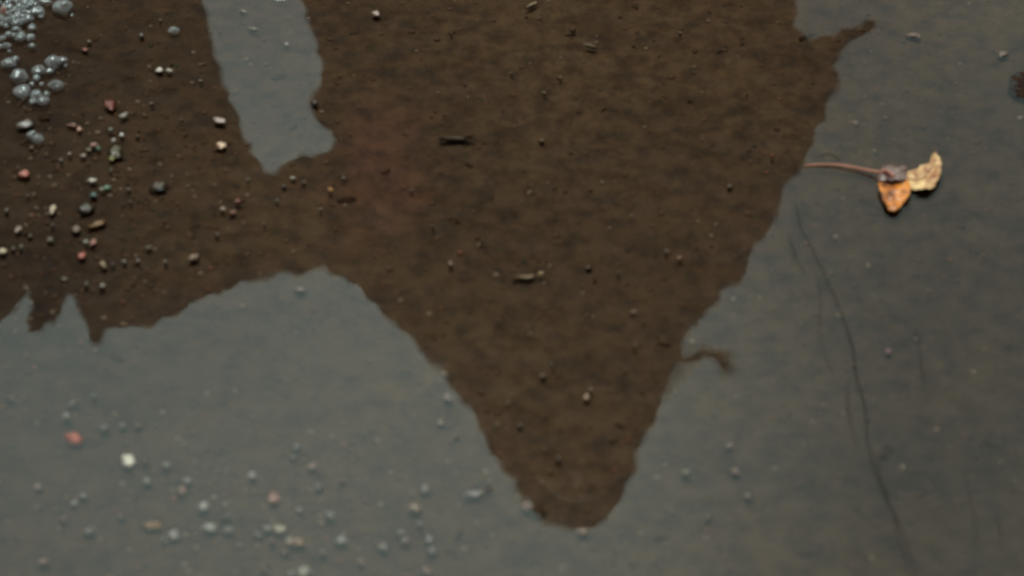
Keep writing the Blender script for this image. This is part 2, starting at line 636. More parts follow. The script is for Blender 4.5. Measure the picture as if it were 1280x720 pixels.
coat_px = [
    (560, 440), (640, 470), (760, 470), (840, 440), (893, 388), (912, 360), (928, 350), (944, 312), (952, 290), (968, 262), (984, 232), (1004, 207),
    (1016, 172), (1034, 150), (1041, 118), (1050, 94), (1049, 66), (1062, 54), (1080, 45), (1096, 37), (1097, 27), (1085, 25),
    (1066, 34), (1046, 42), (1030, 45), (1014, 47), (1002, 38), (992, 20), (996, 0), (1003, -60), (1015, -300), (1030, -640), (700, -670), (340, -640),
    (355, -300), (368, -80), (376, 0), (388, 30), (395, 60), (402, 90), (400, 112), (386, 127), (384, 135), (398, 154), (412, 165), (417, 180),
    (413, 192), (396, 196), (376, 192), (358, 203), (346, 217), (334, 216), (313, 190), (301, 160), (290, 130), (276, 95), (268, 55), (262, 30),
    (253, 0), (245, -60), (232, -270), (100, -290), (-40, -265), (-62, 0), (-72, 200), (-62, 330), (-32, 380), (0, 402), (18, 388), (33, 358), (36, 416), (52, 415),
    (68, 402), (86, 364), (100, 390), (113, 414), (126, 437), (135, 406), (160, 405), (188, 404), (206, 395), (235, 388), (262, 375), (290, 362),
    (302, 351), (322, 350), (345, 341), (352, 336), (370, 341), (390, 339), (408, 338), (430, 345), (452, 366), (500, 410)]
hair_px = [
    (430, 345), (447, 362), (468, 384), (488, 404), (510, 424), (522, 440), (540, 462), (560, 481), (575, 504), (588, 524), (603, 545), (612, 570),
    (625, 588), (637, 606), (650, 628), (664, 647), (682, 663), (704, 670), (727, 669), (746, 661), (764, 648), (779, 632), (790, 612), (796, 595),
    (797, 571), (808, 555), (815, 535), (822, 515), (830, 490), (842, 470), (855, 445), (864, 416), (885, 402), (894, 376), (914, 357), (928, 350),
    (915, 310), (860, 270), (800, 300), (740, 260), (660, 270), (600, 300), (540, 270), (480, 310)]
coat = quilted('coat', resample(outline(coat_px), 0.008, 0.0020, 3), M_coat, person, 0.085, 0.10)
hair = quilted('hair', resample(outline(hair_px), 0.006, 0.0014, 5), M_hair, person, 0.06, 0.085, 0.012, step=0.008)
scarf = quilted('scarf', resample(outline([(424, 120), (470, 95), (520, 110), (528, 200), (524, 262), (500, 300), (468, 290), (445, 240)], PY - 0.07), 0.009, 0.001, 8),
                M_scarf, person, 0.04, 0.016, -0.07)
# a lock of hair blown out to one side
bm = bmesh.new()
for k in range(20):
    off = (rnd.gauss(0, 6), rnd.gauss(0, 5))
    path = [(818, 496), (840, 474), (856, 450), (880, 436), (902, 442), (914, 468)]
    pts = [mirrored(x + off[0], y + off[1] * (0.3 + i * 0.2), PY + rnd.gauss(0, 0.002)) for i, (x, y) in enumerate(path)]
    for a_, b_ in zip(pts, pts[1:]):
        capsule(bm, a_, b_, 0.0006, 0.0005, 5)
obj('lock', bm, M_hair, hair)
bm = bmesh.new()
for s in (-1, 1):
    capsule(bm, pelvis + Vector((s * 0.06, 0, 0)), (pelvis.x + s * 0.10, PY, 0.48 + G), 0.100, 0.076)
    capsule(bm, (pelvis.x + s * 0.10, PY, 0.48 + G), (pelvis.x + s * 0.11, PY + 0.02, 0.12 + G), 0.076, 0.058)
fused('trousers', bm, M_trouser, 0.010, person)
for s in (-1, 1):
    bm = bmesh.new()
    capsule(bm, (pelvis.x + s * 0.11, PY + 0.02, 0.22 + G), (pelvis.x + s * 0.11, PY + 0.03, 0.055 + G), 0.056, 0.050)
    capsule(bm, (pelvis.x + s * 0.11, PY + 0.03, 0.048 + G), (pelvis.x + s * 0.13, PY - 0.15, 0.042 + G), 0.048, 0.042)
    fused('boot', bm, M_boot, 0.008, person)

# ---------------------------------------------------------------- grains and pebbles
PAL = {}


def stone_mat(c, wet=0.35):
    key = tuple(round(x, 3) for x in c)
    if key not in PAL:
        c1 = tuple(x * 0.75 for x in c)
        c2 = tuple(min(0.9, x * 1.25) for x in c)
        PAL[key] = noisy('stone', c1, c2, 520, wet, 0.4, 0.5, 0.0004, 0.3, 0.6)
    return PAL[key]


def stone_bm(rx, ry, rz, seed, rot=0.0, sub=2, bend=0.0, lump=0.35):
    bm = bmesh.new()
    bmesh.ops.create_icosphere(bm, subdivisions=sub, radius=1.0)
    s = Vector((seed * 1.7, seed * 0.9, seed * 2.3))
    for v in bm.verts:
        d = v.co.normalized()
        v.co = d * (1 + lump * noise.noise(d * 1.5 + s) + 0.30 * noise.noise(d * 3.2 + s))
        v.co = Vector((v.co.x * rx, v.co.y * ry, v.co.z * rz))
        if bend:
            v.co.y += bend * (v.co.x / rx) ** 2 * ry
    bmesh.ops.rotate(bm, verts=bm.verts, cent=(0, 0, 0), matrix=Matrix.Rotation(rot, 3, 'Z'))
    return bm


SEED = [0]


def pebble(name, px, py, w, h, c, label, cat, rot=0.0, group=None, up=0.0006, rz=None, bend=0.0, wet=0.35, lump=0.62):
    """a grain whose top just breaks the water"""
    SEED[0] += 1
    rx = w * 0.5 * MPP * 1.12
    ry = h * 0.5 * MPP * 1.25
    rz = rz or max(0.0011, min(rx, ry) * 0.5)
    bm = stone_bm(rx, ry, rz, SEED[0], rot, 3 if max(w, h) > 9 else 2, bend, lump)
    o = obj(name, bm, stone_mat(c, wet))
    o.location = at(px, py, 0.0)
    o.location.z = up - rz
    return tag(o, label, cat, group)


CREAM, WHITE, PINK, RED = (0.36, 0.31, 0.22), (0.40, 0.39, 0.34), (0.26, 0.155, 0.115), (0.23, 0.075, 0.052)
GREY, GREEN, TEAL, ORANGE, TAN, OLIVE = (0.13, 0.135, 0.125), (0.085, 0.15, 0.11), (0.05, 0.09, 0.08), (0.19, 0.095, 0.028), (0.20, 0.155, 0.10), (0.085, 0.075, 0.03)
DARK = (0.012, 0.010, 0.008)
P = pebble
B_ = 'in the dark mirrored sleeve'
P('stone_chip', 138, 131, 13, 22, (0.13, 0.036, 0.024), 'dull brick red crescent chip above the white bead', 'chip', 0.2, bend=0.5)
P('shell_sliver', 155, 144, 12, 5, (0.26, 0.25, 0.22), 'narrow whitish sliver beside the brick red crescent chip', 'shell sliver', 0.9)
P('bead', 152, 168, 6, 6, (0.48, 0.50, 0.46), 'tiny bright white bead below the brick red crescent chip', 'bead', lump=0.08)
P('grain', 138, 161, 6, 6, (0.14, 0.15, 0.12), 'greyish green grain just left of the bright white bead', 'grain')
P('grain', 142, 175, 6, 8, (0.24, 0.23, 0.20), 'pale grey grain under the bright white bead', 'grain', 0.3)
P('grain', 90, 156, 11, 5, PINK, 'curved dusty pink grain, longer half of a hooked pair', 'grain', -0.1, bend=-0.4)
P('grain', 99, 161, 6, 9, (0.28, 0.15, 0.11), 'dusty pink grain, stubby end of the hooked pink pair', 'grain')
P('grain', 117, 181, 10, 6, (0.32, 0.20, 0.155), 'pinkish white grain touching a small green grain', 'grain', 0.4)
P('grain', 123, 185, 6, 6, (0.06, 0.11, 0.075), 'small green grain touching the pinkish white grain', 'grain')
P('grain', 111, 187, 6, 5, (0.16, 0.14, 0.09), 'small tan grain left below the pinkish white grain', 'grain')
P('grain', 104, 194, 7, 6, (0.24, 0.22, 0.17), 'roundish cream grey grain below the green and pink grains', 'grain')
P('grain', 87, 192, 5, 5, (0.17, 0.14, 0.11), 'tiny beige grain left of the cream grey grain', 'grain')
P('stone_flake', 144, 189, 17, 22, (0.060, 0.054, 0.030), 'dim olive flake with a yellow lower tip', 'flake', 0.2, rz=0.0012, up=0.0003)
P('grain', 140, 198, 7, 8, (0.13, 0.12, 0.03), 'yellow green grain on the lower tip of the olive flake', 'grain')
P('pebble', 31, 155, 21, 13, (0.185, 0.185, 0.180), 'smooth pale grey oval pebble below the ring of bubbles', 'pebble', 0.25, wet=0.2, lump=0.12)
P('grain', 40, 184, 5, 5, (0.16, 0.11, 0.09), 'tiny pinkish brown grain under the two bubbles below the oval pebble', 'grain')
P('grain', 30, 217, 14, 10, (0.30, 0.105, 0.075), 'salmon red grain alone in the dark at the far left', 'grain', -0.2)
P('grain', 116, 225, 9, 7, (0.44, 0.43, 0.36), 'bright white triangular grain near the jade green grain', 'grain')
P('grain', 134, 234, 9, 7, (0.10, 0.19, 0.13), 'jade green grain next to a grey grain', 'grain', 0.3)
P('grain', 127, 236, 6, 6, (0.19, 0.18, 0.15), 'small grey grain touching the jade green grain', 'grain')
P('grain', 117, 243, 8, 9, TEAL, 'dim teal grain below the bright white triangular grain', 'grain')
P('stone_flake', 108, 260, 18, 14, (0.055, 0.052, 0.040), 'dim olive grey triangular flake above the orange straw', 'flake', 0.4, rz=0.0012, up=0.0003)
P('shell_sliver', 65, 262, 7, 13, CREAM, 'cream crescent sliver standing alone in the dark', 'shell sliver', bend=0.2)
P('straw', 120, 280, 24, 6, (0.15, 0.08, 0.022), 'orange brown straw scrap slanting above the pink grain', 'straw', 0.5, rz=0.0012)
P('grain', 95, 286, 10, 9, (0.17, 0.135, 0.095), 'dull beige grain left of the orange straw scrap', 'grain')
P('grain', 22, 287, 6, 10, (0.21, 0.165, 0.13), 'pinkish grey grain slanting near the far left edge', 'grain', -0.5)
P('grain', 3, 314, 10, 7, (0.50, 0.45, 0.30), 'bright cream yellow grain at the very left edge', 'grain')
P('grain', 63, 299, 9, 6, (0.13, 0.115, 0.085), 'dull grey tan grain below the cream crescent sliver', 'grain')
P('grain', 107, 302, 6, 6, (0.20, 0.21, 0.17), 'pale greenish grain touching the slim pink grain', 'grain')
P('grain', 116, 302, 7, 11, (0.25, 0.125, 0.09), 'slim pink grain under the orange straw scrap', 'grain', -0.3)
P('grain', 102, 319, 9, 10, (0.28, 0.075, 0.055), 'round coral red grain below the slim pink grain', 'grain')
P('grain', 129, 330, 6, 12, (0.24, 0.195, 0.13), 'slim upright tan grain right below the coral red grain', 'grain', 0.3)
P('grain', 199, 87, 9, 9, (0.42, 0.40, 0.35), 'rounder of the two touching white grains', 'grain')
P('grain', 211, 88, 8, 6, (0.36, 0.34, 0.28), 'flatter of the two touching white grains', 'grain')
P('grain', 106, 62, 8, 6, (0.20, 0.075, 0.06), 'dark pink grain near the big lone bubble', 'grain')
P('grain', 177, 44, 6, 7, (0.10, 0.10, 0.085), 'dim grey grain left of the ring shaped bubble', 'grain')
P('grain', 274, 150, 14, 10, (0.30, 0.24, 0.215), 'ragged pinkish white grain above the cream cube grain', 'grain', -0.3, lump=0.6)
P('grain', 277, 181, 12, 12, (0.50, 0.37, 0.26), 'blocky bright cream grain beside the mirrored sky gap', 'grain')
P('pebble', 197, 231, 21, 21, (0.085, 0.072, 0.054), 'dull dark grey round pebble with a bluish spot', 'pebble', lump=0.15, up=0.0002, rz=0.0016, wet=0.7)
P('grain', 200, 236, 7, 7, (0.035, 0.050, 0.065), 'bluish spot like grain on the dull grey round pebble', 'grain', up=0.0006)
P('grain', 278, 261, 7, 5, (0.28, 0.235, 0.18), 'cream grain in a v shaped pair under a red grain', 'grain', -0.5)
P('grain', 291, 265, 7, 5, (0.22, 0.12, 0.09), 'pink grain in a v shaped pair under a red grain', 'grain', 0.6)
P('grain', 297, 251, 8, 6, (0.19, 0.07, 0.05), 'small red grain above the v shaped pair of grains', 'grain')
P('grain', 242, 321, 13, 8, (0.20, 0.145, 0.10), 'slanting tan grain near the mirrored sleeve edge', 'grain', 0.6)
P('grain', 470, 17, 10, 10, (0.30, 0.235, 0.20), 'ragged pinkish white grain alone in the mirrored coat', 'grain', lump=0.6)
P('grain', 413, 237, 7, 6, (0.24, 0.115, 0.03), 'small orange grain under the mirrored sky gap', 'grain')
P('grain', 366, 222, 6, 5, (0.24, 0.23, 0.19), 'tiny white grain at the tip of the mirrored sky gap', 'grain')
P('shell_sliver', 304, 14, 10, 4, (0.24, 0.235, 0.20), 'tiny pale sliver inside the mirrored sky gap', 'shell sliver', -0.5)
P('grain', 358, 55, 6, 6, (0.22, 0.21, 0.185), 'tiny whitish grain inside the mirrored sky gap', 'grain')
P('straw', 316, 36, 14, 5, (0.12, 0.112, 0.085), 'beige straw crumb inside the mirrored sky gap', 'straw', -0.3)
P('straw', 655, 346, 26, 4, (0.17, 0.12, 0.06), 'yellowish straw scrap across the middle of the mirrored coat', 'straw', 0.1, rz=0.0012)
P('grain', 676, 343, 7, 5, (0.26, 0.19, 0.085), 'pale yellow grain at the end of the yellowish straw scrap', 'grain', 0.3, up=0.0014)
P('grain', 733, 496, 7, 9, (0.22, 0.155, 0.09), 'tan grain low in the mirrored hair', 'grain', -0.3)
P('grain', 738, 487, 4, 9, (0.12, 0.085, 0.055), 'thin brown grain touching the tan grain in the mirrored hair', 'grain', -0.3)
P('grain', 563, 329, 6, 7, (0.13, 0.085, 0.055), 'small brownish pink grain at the mirrored shoulder', 'grain')
P('grain', 849, 322, 7, 6, (0.13, 0.07, 0.045), 'dull reddish grain at the mirrored coat side', 'grain')
P('grain', 833, 314, 5, 5, (0.13, 0.10, 0.075), 'tiny beige grain beside the dull reddish grain', 'grain')
P('grain', 94, 547, 17, 18, (0.26, 0.082, 0.058), 'brightest red chip, alone in the mirrored grey sky', 'chip', 0.6, lump=0.6)
P('grain', 160, 575, 12, 19, (0.42, 0.41, 0.34), 'bright white oblong grain in the mirrored grey sky', 'grain', 0.2)
P('grain', 192, 656, 19, 11, (0.16, 0.115, 0.068), 'soft orange brown grain near the bottom', 'grain', -0.2)
P('grain', 342, 622, 11, 19, (0.165, 0.10, 0.082), 'soft brick pink upright grain above the cream round grain', 'grain')
P('grain', 349, 661, 13, 12, (0.22, 0.205, 0.155), 'cream round grain below the soft brick pink grain', 'grain')
P('grain', 372, 678, 16, 11, (0.155, 0.115, 0.078), 'soft orange grain right below the cream round grain', 'grain')
P('grain', 362, 676, 9, 10, (0.19, 0.18, 0.14), 'pale grain pressed against the soft orange grain', 'grain')
P('grain', 380, 714, 13, 12, (0.20, 0.20, 0.165), 'pale round grain cut by the bottom edge', 'grain')
P('grain', 263, 659, 13, 11, (0.19, 0.20, 0.175), 'pale greenish round grain in the loose cluster near the bottom', 'grain')
P('grain', 254, 633, 12, 11, (0.185, 0.19, 0.175), 'pale grey grain above the pale greenish round grain', 'grain')
P('grain', 217, 668, 11, 11, (0.19, 0.195, 0.18), 'pale grey round grain right of the soft orange brown grain', 'grain')
P('grain', 227, 612, 9, 10, (0.15, 0.11, 0.08), 'small tan grain above the pale grey cluster', 'grain')
P('grain', 315, 594, 10, 9, (0.16, 0.16, 0.15), 'pale grey grain above the soft brick pink grain', 'grain')
P('grain', 518, 635, 13, 9, (0.165, 0.14, 0.108), 'pinkish tan grain alone left of the mirrored head', 'grain')
P('grain', 592, 617, 20, 8, (0.145, 0.145, 0.13), 'pale streak shaped scrap beside the dark crumb', 'scrap', 0.0, rz=0.0012)
P('crumb', 610, 611, 8, 9, (0.035, 0.022, 0.015), 'dark brown crumb left of the mirrored head', 'crumb')
P('grain', 729, 665, 12, 9, (0.16, 0.115, 0.088), 'pinkish grain just under the mirrored head top', 'grain')
P('grain', 659, 632, 12, 11, (0.125, 0.09, 0.07), 'brownish pink grain on the mirrored head edge', 'grain')
P('grain', 560, 497, 11, 12, (0.135, 0.115, 0.095), 'pinkish grey grain on the mirrored hair edge', 'grain')
P('grain', 551, 528, 9, 8, (0.155, 0.14, 0.11), 'faint cream grain left of the mirrored hair', 'grain')
P('grain', 375, 362, 13, 8, (0.145, 0.13, 0.115), 'faint pinkish white grain below the mirrored arm', 'grain')
P('stone_chip', 1142, 44, 18, 9, (0.095, 0.062, 0.045), 'faint reddish flat chip in the upper mirrored sky', 'chip', -0.4, rz=0.0012)
P('stone_chip', 1253, 67, 15, 12, (0.10, 0.072, 0.050), 'faint orange brown chip above the sunken dark leaf', 'chip', 0.3, rz=0.0012)
P('grain', 1110, 439, 8, 7, (0.12, 0.07, 0.065), 'faint pink red grain right of the long drifting fibre', 'grain')
P('grain', 857, 590, 9, 9, (0.125, 0.12, 0.09), 'faint yellowish grain right of the mirrored head', 'grain')
P('crumb', 570, 172, 38, 8, (0.050, 0.036, 0.024), 'long black crumb of bark floating in the mirrored coat', 'bark crumb', -0.05, rz=0.0010, lump=0.8, wet=0.9, up=0.0001)
P('crumb', 393, 128, 9, 8, (0.016, 0.013, 0.010), 'small black crumb at the mirrored sky gap edge', 'crumb')
P('straw', 664, 6, 18, 4, (0.13, 0.10, 0.05), 'pale straw scrap at the top edge of the mirrored coat', 'straw', 0.7, rz=0.001)
P('straw', 738, 57, 16, 4, (0.10, 0.07, 0.03), 'yellow brown straw scrap high in the mirrored coat', 'straw', -0.45, rz=0.001)

# small specks that only their tone tells apart share a label with their group
for (x, y, s, c, lab, grp) in (
        [(x, y, s, (0.14, 0.142, 0.13), 'faint grey grain resting in the mirrored grey sky near the bottom', 'faint grey grains in the mirrored sky') for x, y, s in
         ((398, 608, 10), (413, 643, 10), (282, 645, 10), (286, 661, 10), (425, 675, 10), (480, 684, 11), (530, 611, 10), (537, 674, 10), (539, 688, 9), (111, 664, 10),
          (234, 600, 9), (333, 661, 9), (374, 637, 8), (323, 669, 9), (105, 620, 8), (92, 628, 7), (153, 533, 9), (131, 534, 9), (83, 520, 8), (117, 494, 8), (92, 504, 9),
          (207, 580, 10), (403, 690, 9), (205, 676, 8), (365, 572, 7), (370, 558, 8), (500, 665, 8), (525, 655, 8), (185, 601, 9), (150, 646, 8), (364, 716, 9))] +
        [(x, y, s, (0.145, 0.115, 0.095), 'faint pinkish grain resting in the mirrored grey sky near the bottom', 'faint pinkish grains in the mirrored sky') for x, y, s in
         ((174, 531, 8), (181, 576, 8), (506, 676, 10), (535, 712, 11), (330, 712, 9), (340, 676, 8), (54, 702, 11), (48, 607, 9), (390, 582, 9), (429, 601, 8), (451, 703, 9),
          (356, 689, 9), (13, 497, 8), (80, 650, 8), (920, 590, 10), (912, 556, 8), (886, 645, 9), (935, 620, 8))] +
        [(x, y, s, (0.125, 0.11, 0.085), 'tiny dull beige grain in the dark mirrored sleeve', 'dull beige grains in the dark sleeve') for x, y, s in
         ((160, 236, 5), (164, 251, 5), (186, 308, 7), (172, 325, 6), (155, 326, 7), (206, 327, 6), (80, 348, 8), (127, 357, 8), (140, 330, 5), (271, 293, 5), (275, 40, 4),
          (201, 25, 4), (112, 52, 5), (8, 263, 6), (36, 244, 4), (17, 309, 6), (26, 307, 5), (37, 295, 5), (107, 354, 6), (139, 211, 5), (171, 170, 5), (66, 280, 5), (75, 200, 6),
          (228, 150, 4), (250, 100, 4), (190, 130, 4), (355, 233, 5), (380, 228, 5), (400, 262, 5), (430, 222, 5), (345, 250, 5), (310, 225, 4), (330, 280, 4))] +
        [(x, y, s, (0.12, 0.085, 0.045), 'tiny yellow brown speck in the mirrored coat', 'yellow brown specks in the coat') for x, y, s in
         ((700, 97, 5), (680, 115, 5), (677, 175, 6), (913, 232, 6), (736, 333, 6), (774, 341, 4), (793, 430, 5), (678, 470, 6), (698, 572, 7), (570, 545, 7), (650, 530, 6),
          (541, 283, 4), (515, 238, 4), (602, 300, 4), (690, 455, 5), (565, 40, 4), (640, 90, 4), (850, 40, 4))]):
    q = rnd.choice((0.7, 0.9, 1.1))
    P('grain', x + rnd.uniform(-1, 1), y + rnd.uniform(-1, 1), s * rnd.uniform(0.8, 1.2), s * rnd.uniform(0.75, 1.1),
      tuple(v * q for v in c), lab, 'grain', rnd.uniform(-1.5, 1.5), grp, up=0.0004)

# fine grit lying on the bed under the water: nobody could count it
grit_mats = [stone_mat(c, 0.6) for c in ((0.17, 0.12, 0.08), (0.14, 0.095, 0.058), (0.09, 0.06, 0.036), (0.34, 0.30, 0.24), (0.24, 0.12, 0.08), (0.06, 0.08, 0.06))]
bm = bmesh.new()
for k in range(3600):
    while True:
        px, py = rnd.uniform(-120, 1400), rnd.uniform(-120, 840)
        wgt = 0.16
        wgt += 1.3 * math.exp(-((px - 110) / 130) ** 2 - ((py - 250) / 130) ** 2)
        wgt += 0.8 * math.exp(-((px - 340) / 240) ** 2 - ((py - 650) / 90) ** 2)
        if rnd.random() < wgt:
            break
    s = rnd.uniform(0.0004, 0.0013) * (1.3 if rnd.random() < 0.12 else 1)
    tmp = stone_bm(s, s * rnd.uniform(0.8, 1.5), s * 0.35, rnd.uniform(0, 50), rnd.uniform(0, 3), 1)
    base = at(px, py, -DEPTH)
    base.z = ground_z(base.x, base.y) + s * 0.2
    mi = rnd.choices(range(6), (5, 6, 5, 2.4, 1.6, 0.6))[0]
    vm = {}
    for v in tmp.verts:
        vm[v] = bm.verts.new(v.co + base)
    for f in tmp.faces:
        nf = bm.faces.new([vm[v] for v in f.verts])
        nf.material_index = mi
    tmp.free()
grit = obj('grit', bm, grit_mats[0])
for g in grit_mats[1:]:
    grit.data.materials.append(g)
tag(grit, 'fine mixed grit scattered over the puddle bed', 'grit', kind='stuff')

# rotted plant scraps lying on the bed: dark flecks nobody could count
bm = bmesh.new()
for k in range(70):
    px, py = rnd.uniform(-60, 1340), rnd.uniform(-60, 780)
    s = rnd.choice((0.0007, 0.0009, 0.0012, 0.0022))
    tmp = stone_bm(s * rnd.uniform(1.0, 2.4), s * rnd.uniform(0.4, 0.9), 0.00030, rnd.uniform(0, 50), rnd.uniform(-1.5, 1.5), 2, rnd.uniform(-0.8, 0.8), 0.9)
    base = at(px, py, -DEPTH)
    base.z = ground_z(base.x, base.y) + 0.00025
    vm = {v: bm.verts.new(v.co + base) for v in tmp.verts}
    for f in tmp.faces:
        bm.faces.new([vm[v] for v in f.verts])
    tmp.free()
M_rot = noisy('rotted_scraps', (0.040, 0.026, 0.016), (0.075, 0.048, 0.030), 300, 0.9, 0.05, 0.3)
tag(obj('plant_litter', bm, M_rot), 'dark rotted plant scraps strewn over the puddle bed', 'litter', kind='stuff')

# ---------------------------------------------------------------- foam bubbles
m, nt, out = mat('bubble_film')
lw = N(nt, 'ShaderNodeLayerWeight', Blend=0.30)
gl = N(nt, 'ShaderNodeBsdfGlossy', Roughness=0.02)
gl.inputs['Color'].default_value = (0.82, 0.96, 1.0, 1)
df = N(nt, 'ShaderNodeBsdfDiffuse')
df.inputs['Color'].default_value = (0.26, 0.285, 0.285, 1)
tr = N(nt, 'ShaderNodeBsdfTransparent')
tr.inputs['Color'].default_value = (0.92, 0.94, 0.95, 1)
mr = N(nt, 'ShaderNodeMapRange')
mr.inputs['To Min'].default_value = 0.02
mr.inputs['To Max'].default_value = 0.48
nt.links.new(lw.outputs['Facing'], mr.inputs['Value'])
m1 = N(nt, 'ShaderNodeMixShader')
nt.links.new(mr.outputs[0], m1.inputs[0])
nt.links.new(tr.outputs[0], m1.inputs[1])
nt.links.new(gl.outputs[0], m1.inputs[2])
mr2 = N(nt, 'ShaderNodeMapRange')
mr2.inputs['To Min'].default_value = 0.10
mr2.inputs['To Max'].default_value = 0.56
nt.links.new(lw.outputs['Facing'], mr2.inputs['Value'])
m2 = N(nt, 'ShaderNodeMixShader')
nt.links.new(mr2.outputs[0], m2.inputs[0])
nt.links.new(m1.outputs[0], m2.inputs[1])
nt.links.new(df.outputs[0], m2.inputs[2])
nt.links.new(m2.outputs[0], out.inputs['Surface'])
M_bub = m


def bubble(px, py, w, h, label, group=None, seed=0):
    rx = w * 0.5 * MPP * 1.12
    ry = h * 0.5 * MPP * 1.35
    rz = min(rx, ry) * 0.66
    bm = bmesh.new()
    bmesh.ops.create_uvsphere(bm, u_segments=20, v_segments=12, radius=1.0)
    s = Vector((seed * 3.1, seed, 0))
    for v in bm.verts:
        k = 1 + 0.42 * noise.noise(v.co * 1.0 + s) + 0.07 * noise.noise(v.co * 2.6 + s)
        z = v.co.z
        # a film dome that flares a little where it meets the water
        fl = 1 + (0.14 * (1 - z / 0.25) ** 2 if 0 <= z < 0.25 else 0)
        v.co = Vector((v.co.x * rx * k * fl, v.co.y * ry * k * fl, max(z, -0.12) * rz * (1 + 0.5 * noise.noise(v.co * 1.7 - s))))
    o = obj('bubble', bm, M_bub)
    o.location = at(px, py, 0.0)
    o.location.z = 0.0001
    return tag(o, label, 'bubble', group)


bubble(79, 9, 22, 22, 'largest lone bubble, oval, right beside the packed foam', seed=1)
bubble(66, 78, 20, 22, 'biggest bubble of the loose ring, with a bright white glint', seed=2)
bubble(70, 107, 18, 13, 'flat oval bubble at the outer side of the loose ring', seed=3)
bubble(217, 38, 12, 11, 'small lone ring shaped bubble in the dark mirrored sleeve', seed=4)
bubble(350, 0, 18, 6, 'flat foam bubble at the top of the mirrored sky gap', seed=5)
bubble(40, 168, 11, 10, 'smaller of two touching bubbles below the oval pebble', seed=6)
bubble(47, 174, 12, 12, 'larger of two touching bubbles below the oval pebble', seed=7)
RL, RG = 'grey bubble in the loose ring below the packed foam patch', 'bubbles of the loose ring'
for i, (x, y, w, h) in enumerate([(11, 79, 16, 14), (19, 74, 8, 8), (24, 95, 21, 18), (28, 115, 18, 19), (48, 89, 16, 13), (46, 97, 8, 10), (62, 89, 10, 7), (79, 75, 9, 9), (45, 119, 12, 14),
                                  (54, 126, 13, 12), (41, 127, 9, 8), (58, 117, 7, 8), (40, 105, 6, 5), (52, 105, 5, 5), (82, 82, 4, 4)]):
    bubble(x, y, w, h, RL, RG, 10 + i)
ML, MG = 'small foam bubble scattered along the lower fringe of the packed foam', 'bubbles along the foam fringe'
for i, (x, y, w, h) in enumerate([(50, 15, 11, 11), (51, 21, 6, 5), (57, 2, 15, 11), (20, 37, 11, 8), (26, 46, 11, 14), (38, 47, 10, 11), (40, 34, 8, 12), (11, 43, 9, 8), (3, 48, 8, 9), (8, 57, 10, 7),
                                  (40, 57, 8, 6), (18, 44, 6, 6), (20, 29, 5, 5), (0, 58, 6, 6), (12, 64, 4, 4), (36, 5, 9, 9), (90, 19, 4, 4)]):
    bubble(x, y, w, h, ML, MG, 40 + i)
DL, DG = 'foam bubble crowded in the packed patch at the puddle corner', 'bubbles of the packed foam patch'
placed = []
tries = 0
while len(placed) < 95 and tries < 6000:
    tries += 1
    x, y = rnd.uniform(-28, 46), rnd.uniform(-26, 34)
    if y > 34 - max(0, x - 8) * 0.35 or (x > 34 and y > 24):
        continue
    r = rnd.choice((3.2, 3.8, 4.6, 5.4, 6.4, 8.0))
    if all(math.hypot(x - a_, (y - b_) * 1.15) > (r + c_) * 0.66 for a_, b_, c_ in placed):
        placed.append((x, y, r))
for i, (x, y, r) in enumerate(placed):
    bubble(x, y, r * 2.1, r * 2 * rnd.uniform(0.8, 1.1), DL, DG, 80 + i)
P('grain', 5, 17, 7, 7, (0.26, 0.11, 0.075), 'pinkish red grain caught in the packed foam patch', 'grain', 0.6, up=0.0035, rz=0.004)

# ---------------------------------------------------------------- curled dead leaf
M_orange = noisy('orange_leaf', (0.12, 0.030, 0.008), (0.72, 0.26, 0.030), 230, 0.36, 0.45, 0.5, 0.0006, 0.33, 0.62)
M_wet = noisy('grey_wet_leaf', (0.09, 0.05, 0.04), (0.19, 0.13, 0.11), 180, 0.25, 0.5, 0.4, 0.0004)
M_yellow = noisy('yellow_leaf', (0.30, 0.11, 0.045), (0.76, 0.56, 0.27), 260, 0.5, 0.3, 0.6, 0.0006, 0.34, 0.60)
M_stem = noisy('red_brown_stem', (0.20, 0.055, 0.035), (0.44, 0.20, 0.12), 90, 0.45, 0.4, 0.2)
root = bpy.data.objects.new('leaf', None)
col.objects.link(root)
lc = at(1118, 232)
root.location = lc
tag(root, 'curled orange and yellow dead leaf with a long thin stem floating on the water', 'leaf')


